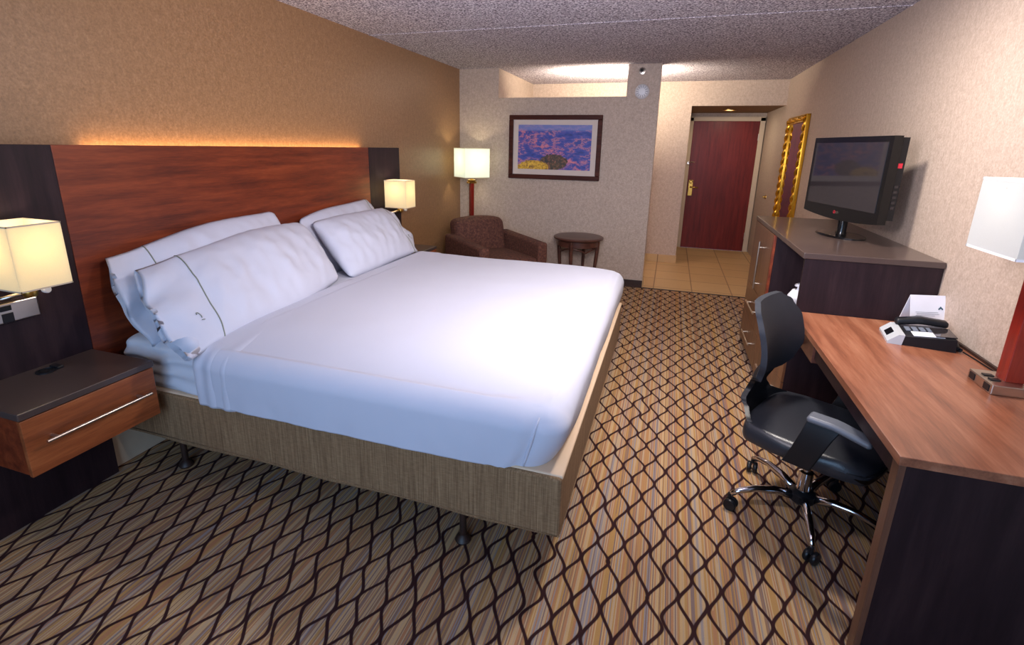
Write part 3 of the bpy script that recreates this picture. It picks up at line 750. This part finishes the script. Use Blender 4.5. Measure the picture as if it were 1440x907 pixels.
for (a, b, c, d_) in ((-MW+.06, MW-.06, MH-0.075, MH-.06), (-MW+.06, MW-.06, -MH+.06, -MH+0.075), (-MW+.06, -MW+0.075, -MH+.06, MH-.06), (MW-0.075, MW-.06, -MH+.06, MH-.06)):
    bx(bm, -0.034, -0.018, a, b, c, d_, 0.003)
ob('frame', bm, 'gold', mr, True, 40)
t = thing('door_stop', 'tiny round metal fitting on the right wall beside the entry corridor', 'wall fitting', (XR, 7.74, 0.938))
bm = lathe(bmesh.new(), [(0.028, 0), (0.026, 0.01), (0.014, 0.018), (0.010, 0.04), (0.004, 0.044)], 18); bm.transform(Matrix.Rotation(-PI/2, 4, 'Y')); ob('knob', bm, 'brass', t, True, 35)

# ---------------------------------------------------------------- media cabinet
X0 = 3.147; Y0, Y1 = 2.83, 4.366; HT = 1.053; D = XR-X0-0.004
cb = thing('media_cabinet', 'tall dark cabinet with a charcoal top, open niche and wood doors beside the desk', 'cabinet', (X0, Y0, 0))
L = Y1-Y0; yd = 0.77
ob('top', B(-0.012, D, -0.012, L+0.012, HT-0.030, HT, 0.003), 'espresso_top', cb)
ob('side_panel', B(0.0, D, 0.0, 0.022, 0.0, HT-0.030, 0.001), 'espresso', cb)
ob('side_panel', B(0.0, D, L-0.022, L, 0.0, HT-0.030, 0.001), 'espresso', cb)
ob('divider', B(0.0, D, yd, yd+0.022, 0.05, HT-0.030, 0.001), 'espresso', cb)
ob('edge_strip', B(-0.012, 0.004, yd-0.006, yd+0.022, 0.60, HT-0.034, 0.001), 'cherry', cb)['label'] = 'reddish wood strip beside the niche'
ob('back_panel', B(D-0.01, D, 0.022, L-0.022, 0.05, HT-0.030), 'espresso', cb)
ob('shelf', B(0.0, D-0.01, 0.022, yd, 0.60, 0.622, 0.001), 'espresso', cb)
ob('plinth', B(0.03, D, 0.022, L-0.022, 0.0, 0.055), 'espresso', cb)
def cdoor(y0, y1, z0, z1, m, name='door'):
    return ob(name, B(-0.012, 0.006, y0, y1, z0, z1, 0.002), m, cb)
def pull(p0, p1, par):
    bm = bmesh.new(); p0, p1 = Vector(p0), Vector(p1); tube(bm, [p0, p1], 0.006, 10)
    for k in (0.12, 0.88):
        p = p0.lerp(p1, k); tube(bm, [p, p+Vector((0.028, 0, 0))], 0.0055, 8)
    ob('handle', bm, 'nickel', par, True, 50)
dd = cdoor(yd+0.024, L-0.003, 0.545, HT-0.034, 'bronzewood'); pull((-0.038, 1.09, 0.57), (-0.038, 1.09, 0.92), dd)
for i, (z0, z1) in enumerate(((0.30, 0.541), (0.06, 0.296))):
    dr = cdoor(yd+0.024, L-0.003, z0, z1, 'bronzewood', 'drawer'); pull((-0.038, 0.95, (z0+z1)/2), (-0.038, 1.30, (z0+z1)/2), dr)
dr = cdoor(0.003, yd+0.018, 0.33, 0.598, 'bronzewood', 'drawer'); pull((-0.038, 0.22, 0.46), (-0.038, 0.57, 0.46), dr)
dr = cdoor(0.003, yd+0.018, 0.06, 0.326, 'bronzewood', 'drawer'); pull((-0.038, 0.22, 0.19), (-0.038, 0.57, 0.19), dr)

# wrapped cups inside the niche
def cup(label, x, y, s, rz):
    t = thing('wrapped_cup', label, 'cup', (x, y, 0.624), rz)
    bm = bmesh.new(); n = 28; rings = []
    for i in range(15):
        h = i/14; r = (0.040+0.012*h)*s
        if i > 11: r *= 1-0.16*(i-11)
        rings.append([bm.verts.new(((r+0.006*nz((math.cos(a), math.sin(a), h*2), 2.2, rz))*math.cos(a), (r+0.006*nz((math.cos(a), math.sin(a), h*2), 2.2, rz))*math.sin(a), 0.17*s*h)) for a in [2*PI*k/n for k in range(n)]])
    for i in range(14):
        for k in range(n): bm.faces.new((rings[i][k], rings[i][(k+1) % n], rings[i+1][(k+1) % n], rings[i+1][k]))
    bm.faces.new(rings[0]); bm.faces.new(rings[-1]); ob('cup_body', bm, 'white', t, True)
    bm = bmesh.new(); tube(bm, [(0, 0, 0.165*s), (0.004, 0.006, 0.185*s), (-0.006, 0.004, 0.20*s)], [0.012, 0.006, 0.016], 8); ob('twisted_wrap', bm, 'paper', t, True)
    ob('printed_band', lathe(bmesh.new(), [(0.0462*s, 0.06*s), (0.0485*s, 0.085*s)], 28, (0, 0, 0)), 'ink', t, True, 40)
cup('white wrapped cup in the cabinet niche, nearer the bed', 3.205, 3.10, 0.98, 0.3)
cup('white wrapped cup in the cabinet niche, nearer the wall', 3.30, 3.16, 0.95, 1.7)
t = thing('snack_packet', 'small green printed packet lying beside the white cups in the niche', 'packet', (3.195, 3.23, 0.623), 0.5)
ob('packet', rbox(-0.035, 0.035, -0.05, 0.05, 0, 0.022, 0.008, 3, (4, 4, 2), puff(0.004, 30, 1)), 'green', t, True)
ob('packet_label', B(-0.02, 0.02, -0.03, 0.03, 0.0215, 0.0245, 0.001), 'paper', t)

# ---------------------------------------------------------------- television
TH = -1.315; tv = thing('television', 'flat black television angled toward the bed on top of the cabinet', 'television', (3.433, 3.51, HT), TH)
zb = 1.155-HT; W2 = 0.375; Ht = 0.479
# local: x along the screen (toward the camera), -y is the screen normal (faces -x in the world)
def tvp(bot_drop, x):  # curved lower edge
    return zb+0.022*(x/W2)**2-0.004
poly = [(-W2, zb+Ht)]+[(x*W2, tvp(0, x*W2)) for x in [-1+i/8 for i in range(17)]]+[(W2, zb+Ht)]
bm = prism(bmesh.new(), poly, 'y', -0.0, 0.045); ob('bezel', bm, 'blackgloss', tv)
ob('screen', B(-W2+0.032, W2-0.032, -0.003, 0.001, zb+0.075, zb+Ht-0.032), 'screen', tv)
bm = prism(bmesh.new(), [(-W2+0.01, zb+Ht-0.008), (-W2+0.01, zb+0.04), (W2-0.01, zb+0.04), (W2-0.01, zb+Ht-0.008)], 'y', 0.045, 0.085)
bx(bm, -W2+0.08, W2-0.08, 0.085, 0.115, zb+0.08, zb+Ht-0.09, 0.01); ob('rear_housing', bm, 'black', tv)
for k in range(1): pass
ob('side_sticker', B(W2-0.0105, W2-0.0085, 0.052, 0.074, zb+0.315, zb+0.34), 'red', tv)['label'] = 'small red sticker on the side'
bm = bmesh.new()
for i in range(5): bx(bm, W2-0.0105, W2-0.0075, 0.055, 0.075, zb+0.10+i*0.028, zb+0.115+i*0.028, 0.001)
ob('side_sockets', bm, 'screen', tv)
text('maker_mark', 'LG', 0.020, 'nickel', tv, basis((1, 0, 0), (0, 0, 1), (0.006, -0.0045, zb+0.040)))
bm = bmesh.new(); tube(bm, [(-0.018+0.0085*math.cos(a), -0.003, zb+0.040+0.0085*math.sin(a)) for a in [2*PI*k/14 for k in range(15)]], 0.0012, 5); ob('logo_ring', bm, 'red', tv)
bm = lathe(bmesh.new(), [(0.030, 0.012), (0.026, 0.03), (0.026, zb+0.03), (0.03, zb+0.04)], 24, (0, 0.05, 0)); ob('neck', bm, 'blackgloss', tv, True, 40)
bm = bmesh.new(); n = 40
top_ = [bm.verts.new((0.185*math.cos(2*PI*k/n), 0.045+0.105*math.sin(2*PI*k/n), 0.014-0.006*abs(math.cos(2*PI*k/n)))) for k in range(n)]
bot_ = [bm.verts.new((0.188*math.cos(2*PI*k/n), 0.045+0.108*math.sin(2*PI*k/n), 0.001)) for k in range(n)]
for k in range(n): bm.faces.new((bot_[k], bot_[(k+1) % n], top_[(k+1) % n], top_[k]))
bm.faces.new(top_); bm.faces.new(bot_[::-1]); ob('stand_base', bm, 'blackgloss', tv)

# ---------------------------------------------------------------- desk
DX = 3.134; DN = 1.481; DF = Y0-0.004; DH = 0.742
dk = thing('desk', 'long wooden desk with a warm veneer top along the right wall', 'desk', (DX, DN, 0))
DL = DF-DN; DD = XR-DX-0.004
ob('desktop', B(-0.004, DD, -0.004, DL, DH-0.028, DH, 0.002), 'deskwood', dk)
ob('end_panel', B(0.018, DD, 0.004, 0.040, 0.0, DH-0.028, 0.001), 'espresso', dk)['label'] = 'dark end panel nearest the camera'
ob('front_edge_strip', B(0.0, 0.018, 0.0, 0.042, 0.0, DH-0.028, 0.002), 'edge', dk)
ap = ob('apron', B(0.014, 0.034, 0.042, DL-0.42, DH-0.095, DH-0.028, 0.001), 'espresso', dk)
dr = ob('drawer', B(0.006, 0.032, DL-0.415, DL-0.003, DH-0.118, DH-0.032, 0.002), 'tablewood', dk)
bm = bmesh.new(); bx(bm, -0.004, 0.006, DL-0.235, DL-0.215, DH-0.095, DH-0.065, 0.002); tube(bm, [(-0.012, DL-0.225, DH-0.09), (0.004, DL-0.225, DH-0.08)], 0.008, 8)
ob('drawer_lock', bm, 'black', dr)
ob('modesty_panel', B(DD-0.02, DD-0.004, 0.04, DL, 0.12, DH-0.028), 'espresso', dk)
ob('backsplash_shadow_gap', B(DD-0.012, DD, 0.0, DL, DH, DH+0.012, 0.001), 'trimdark', dk)  # dark strip drawn for the shadow gap along the desk's wall edge

# ---------------------------------------------------------------- desk lamp
dl = thing('desk_lamp', 'large desk lamp with a white box shade on a red-brown square post', 'lamp', (3.638, 2.093, DH))
ob('base', B(-0.055, 0.088, -0.074, 0.074, 0, 0.036, 0.003), 'nickel', dl)
bs = dl.children[0]
for yy in (-0.045, 0.045): ob('outlet', B(-0.0575, -0.054, yy-0.017, yy+0.017, 0.006, 0.030, 0.001), 'black', bs)
ob('switch', bx(B(-0.04, -0.01, 0.01, 0.03, 0.035, 0.040, 0.001), -0.04, -0.01, -0.03, -0.01, 0.035, 0.040, 0.001), 'black', bs)
ob('post', B(0.0, 0.055, -0.028, 0.028, 0.036, 0.47, 0.002), 'lampwood', dl)
bm = lathe(bmesh.new(), [(0.016, 0), (0.016, 0.06), (0.022, 0.07), (0.018, 0.12)], 18, (-0.02, 0, 0.47)); bx(bm, -0.03, 0.05, -0.012, 0.012, 0.466, 0.474)
ob('socket', bm, 'brass', dl)
sh = box_shade('lamp_shade', dl, 0.108, 0.146, 0.48, 0.728, 'shade_desk', 'paper')
for ch in (sh,): ch.location = (-0.020, 0, 0)
bm = bmesh.new(); bmesh.ops.create_uvsphere(bm, u_segments=16, v_segments=10, radius=0.028, matrix=Matrix.Translation((-0.02, 0, 0.61))); ob('bulb', bm, 'bulb', dl, True)
point('desk_lamp_light', (-0.02, 0, 0.66), 0.7, (1.0, 0.9, 0.74), 0.03, dl)

# ---------------------------------------------------------------- telephone
ph = thing('telephone', 'black and silver desk telephone with a white keypad panel', 'telephone', (3.575, 2.54, DH), math.radians(-10))
# local: -x is the front (display end), y across
bm = prism(bmesh.new(), [(-0.105, 0.0), (-0.105, 0.024), (-0.085, 0.038), (0.10, 0.055), (0.105, 0.0)], 'y', -0.092, 0.095); ob('body', bm, 'black', ph)
bm = prism(bmesh.new(), [(-0.132, 0.0), (-0.132, 0.010), (-0.096, 0.044), (-0.074, 0.046), (-0.080, 0.0)], 'y', -0.098, 0.098); sf = ob('silver_front', bm, 'silver', ph)
bm = B(-0.016, 0.016, -0.034, 0.034, -0.001, 0.0015, 0.0005); bm.transform(Matrix.Translation((-0.114, 0, 0.0275)) @ Matrix.Rotation(-math.atan2(0.034, 0.036), 4, 'Y')); ob('display', bm, 'blackgloss', sf)
slope = math.atan2(0.017, 0.185)
def onph(bm): bm.transform(Matrix.Translation((-0.085, 0, 0.0385)) @ Matrix.Rotation(-slope, 4, 'Y')); return bm
ob('faceplate', onph(B(0.045, 0.15, -0.075, -0.01, 0.0, 0.002, 0.0005)), 'paper', ph)
bm = bmesh.new()
for i in range(4):
    for j in range(3): bx(bm, 0.030+i*0.026, 0.048+i*0.026, -0.004+j*0.019, 0.010+j*0.019, 0.0, 0.005, 0.001)
ob('keypad', onph(bm), 'ink', ph)
def hs(v):
    v = v.copy(); v.z += 0.014*(1-abs(v.x-0.09)/0.09) if v.z > 0.02 else 0.010*(1-abs(v.x-0.09)/0.09); return v
ob('handset', onph(rbox(0.0, 0.19, 0.055, 0.098, 0.004, 0.034, 0.012, 3, (12, 3, 2), hs)), 'black', ph, True)
ob('cradle', onph(B(0.12, 0.19, -0.075, 0.05, 0.001, 0.006, 0.001)), 'screen', ph)
t = thing('coiled_cord', 'black coiled cord running from the telephone along the wall side of the desk', 'cord', (0, 0, 0))
bm = bmesh.new(); pts = []
for i in range(240):
    q = i/239; a = i*0.9; px_ = 3.69+0.012*math.sin(q*5); py_ = 2.60-0.16*q
    pts.append((px_+0.008*math.cos(a), py_, DH+0.012+0.008*math.sin(a)))
tube(bm, pts, 0.0022, 5); ob('coil', bm, 'black', t, True)
bm = bmesh.new(); tube(bm, [(3.69, 2.44, DH+0.006), (3.70, 2.36, DH+0.004), (3.706, 2.25, DH+0.004), (3.709, 2.18, DH+0.004)], 0.003, 6); ob('straight_lead', bm, 'black', t, True)

# tent card
tc_ = thing('tent_card', 'white folded tent card with a small printed logo standing behind the telephone', 'card', (3.655, 2.745, DH), math.radians(14))
bm = bmesh.new(); hw = 0.078; hh = 0.165; dp = 0.05; th = 0.0012
for s in (-1, 1):
    prism(bm, [(s*dp, 0), (s*(dp-th*3), 0), (-s*0.0, hh-0.002), (s*0.001, hh)] if s > 0 else [(-dp, 0), (0, hh), (0, hh-0.004), (-dp+th*3, 0)], 'x', -hw, hw)
ob('card', bm, 'paper', tc_)
ang = math.atan2(hh, dp)
cm = basis((1, 0, 0), (0, dp, hh), (0, -dp-0.0008, 0))
bm = bmesh.new()
def mark(x0, x1, y0, y1): bx(bm, x0, x1, y0, y1, -0.0002, 0.0008)
for i, (a, b) in enumerate(((-0.055, 0.045), (-0.05, 0.05), (-0.055, 0.03))): mark(a, b, 0.092-i*0.008, 0.0935-i*0.008)
for i in range(4): mark(-0.012+i*0.013, -0.007+i*0.013, 0.048, 0.056)
for i in range(3): mark(-0.06, -0.03, 0.048+i*0.006, 0.0495+i*0.006)
mark(-0.06, 0.02, 0.028, 0.0292); mark(-0.06, 0.0, 0.022, 0.0232)
bm.transform(cm); ob('print_lines', bm, 'ink', tc_)
bm = bmesh.new()
for dx in range(5): bx(bm, 0.046+dx*0.004, 0.050+dx*0.004, 0.112-0.003*abs(dx-2), 0.121-0.004*abs(dx-2), -0.0002, 0.001)
bm.transform(cm); ob('logo', bm, m_plain('teal_print', S(40, 80, 96)), tc_)

# ---------------------------------------------------------------- office chair
oc = thing('office_chair', 'black office chair with mesh back and chrome five-star base pulled up to the desk', 'chair', (3.14, 2.19, 0), math.radians(-29))
def seatf(v):
    v = v.copy(); f_ = (v.x+0.25)/0.5
    if v.z > 0.41: v.z += 0.02*(1-(v.y/0.25)**2)*0.5-0.012*((v.x-0.02)/0.25)**2*0-0.03*max(0, f_-0.8)/0.2
    rr = math.hypot(v.x/0.26, v.y/0.26); k = 1-0.07*max(0, rr-1.0)/0.41*2
    v.x *= k; v.y *= k; return v
ob('seat', rbox(-0.235, 0.275, -0.26, 0.26, 0.365, 0.445, 0.035, 5, (14, 14, 3), seatf), 'leather', oc, True)
bm = bmesh.new(); pts = []
for k in range(61):
    a = 2*PI*k/60; c, s = math.cos(a), math.sin(a); p = 4.0
    rr = (abs(c)**p+abs(s)**p)**(-1/p); pts.append((0.020+0.247*rr*c*0.985, 0.250*rr*s*0.985, 0.408))
tube(bm, pts, 0.004, 6); ob('seat_piping', bm, 'black', oc, True)
# back: curved shell with waist
def wz(h):  # half width vs height parameter 0..1
    kp = [(0, 0.22), (0.08, 0.21), (0.17, 0.13), (0.26, 0.09), (0.34, 0.11), (0.43, 0.19), (0.58, 0.222), (0.8, 0.215), (0.93, 0.180), (1.0, 0.12)]
    for (a, b), (c, d_) in zip(kp, kp[1:]):
        if h <= c:
            q = (h-a)/(c-a); q = q*q*(3-2*q); return b+(d_-b)*q
    return kp[-1][1]
def back_mesh(h0, h1, thick, off):
    bm = bmesh.new(); nh, nw = 36, 18; G = {}
    for side in (0, 1):
        for i in range(nh+1):
            h = h0+(h1-h0)*i/nh; w_ = wz(h)
            for j in range(nw+1):
                y = w_*(-1+2*j/nw)
                z = 0.40+0.54*h
                x = -0.215-0.02*h+0.055*math.sin(PI*min(1, max(0, h-0.2)*1.25))+0.9*y*y*(1.6 if h < 0.15 else 1.0)-(0.03 if h > 0.2 else 0.03*h/0.2)
                x += off - (thick if side else 0)
                G[side, i, j] = bm.verts.new((x, y, z))
    for i in range(nh):
        for j in range(nw):
            bm.faces.new((G[0, i, j], G[0, i+1, j], G[0, i+1, j+1], G[0, i, j+1])); bm.faces.new((G[1, i, j], G[1, i, j+1], G[1, i+1, j+1], G[1, i+1, j]))
    for i in range(nh):
        for j in (0, nw): bm.faces.new((G[0, i, j], G[0, i+1, j], G[1, i+1, j], G[1, i, j]))
    for j in range(nw):
        for i in (0, nh): bm.faces.new((G[0, i, j], G[0, i, j+1], G[1, i, j+1], G[1, i, j]))
    return bm
ob('backrest', back_mesh(0.37, 1.0, 0.024, 0.0), 'mesh', oc, True, 50)
ob('back_bracket', back_mesh(0.0, 0.44, 0.022, -0.014), 'black', oc, True, 50)['label'] = 'flared plastic bracket joining back and seat'
for s in (-1, 1):
    bm = rbox(0.03, 0.235, s*0.285-0.034, s*0.285+0.034, 0.588, 0.614, 0.013, 4, (10, 4, 1), lambda v: Vector((v.x, v.y, v.z-0.2*max(0, v.x-0.12)-0.0)))
    arm = ob('armrest', bm, 'armgrey', oc, True); arm['label'] = 'grey armrest pad'
    bm = bmesh.new(); K = [(0.085, 0.285, 0.588, 0.055), (0.07, 0.298, 0.54, 0.050), (0.045, 0.298, 0.46, 0.048), (0.02, 0.288, 0.39, 0.048), (0.01, 0.235, 0.360, 0.045), (0.0, 0.10, 0.352, 0.04)]
    rings = []
    for i, (x, y, z, hw_) in enumerate(K):
        nx = 0.011; dy, dz = (nx, 0) if i < 4 else (0.4*nx, nx)
        rings.append([bm.verts.new(p) for p in ((x-hw_, s*(y-dy), z-dz), (x+hw_, s*(y-dy), z-dz), (x+hw_, s*(y+dy), z+dz), (x-hw_, s*(y+dy), z+dz))])
    for i in range(len(rings)-1):
        for k in range(4): bm.faces.new((rings[i][k], rings[i][(k+1) % 4], rings[i+1][(k+1) % 4], rings[i+1][k]))
    bm.faces.new(rings[0]); bm.faces.new(rings[-1])
    o = ob('arm_post', bm, 'black', oc, True, 40); md = o.modifiers.new('bev', 'BEVEL'); md.width = 0.005; md.segments = 2
bm = B(-0.12, 0.10, -0.10, 0.10, 0.315, 0.366, 0.012); ob('tilt_mechanism', bm, 'black', oc)
ob('gas_lift', lathe(bmesh.new(), [(0.028, 0.10), (0.028, 0.21), (0.016, 0.215), (0.016, 0.32)], 22), 'chrome', oc, True, 40)
ob('hub', lathe(bmesh.new(), [(0.040, 0.062), (0.052, 0.075), (0.052, 0.108), (0.034, 0.122)], 28), 'black', oc, True, 40)
for k in range(5):
    a = math.radians(193+29+72*k); c, s = math.cos(a), math.sin(a)
    bm = bmesh.new(); pts = [(0.045, 0.092), (0.12, 0.108), (0.20, 0.108), (0.265, 0.092), (0.30, 0.072)]
    tube(bm, [(r*c, r*s, z) for r, z in pts], [0.020, 0.018, 0.015, 0.013, 0.011], 10)
    lg = ob('base_leg', bm, 'chrome', oc, True)
    bm = bmesh.new()
    ca, sa = math.cos(a+0.9), math.sin(a+0.9)
    for q in (-1, 1):
        w_ = lathe(bmesh.new(), [(0.012, -0.010), (0.024, -0.009), (0.0275, -0.004), (0.0275, 0.004), (0.024, 0.009), (0.012, 0.010)], 22)
        w_.transform(Matrix.Translation((0.305*c+q*0.014*ca-0.010*sa, 0.305*s+q*0.014*sa+0.010*ca, 0.0275)) @ Matrix.Rotation(a+0.9, 4, 'Z') @ Matrix.Rotation(PI/2, 4, 'Y'))
        me_ = bpy.data.meshes.new('tmp'); w_.to_mesh(me_); w_.free(); bm.from_mesh(me_); bpy.data.meshes.remove(me_)
    tube(bm, [(0.305*c, 0.305*s, 0.075), (0.305*c, 0.305*s, 0.045)], 0.008, 8)
    ob('caster', bm, 'black', lg, True, 40)
# repeated things share a group
for o in C.objects:
    g_ = {'nightstand': 'nightstands either side of the bed', 'wall_lamp': 'wall lamps over the nightstands', 'pillow': 'white pillows on the bed', 'wrapped_cup': 'wrapped cups in the cabinet niche'}.get(o.name.split('.')[0])
    if g_ and o.parent is None and o.type == 'EMPTY': o['group'] = g_
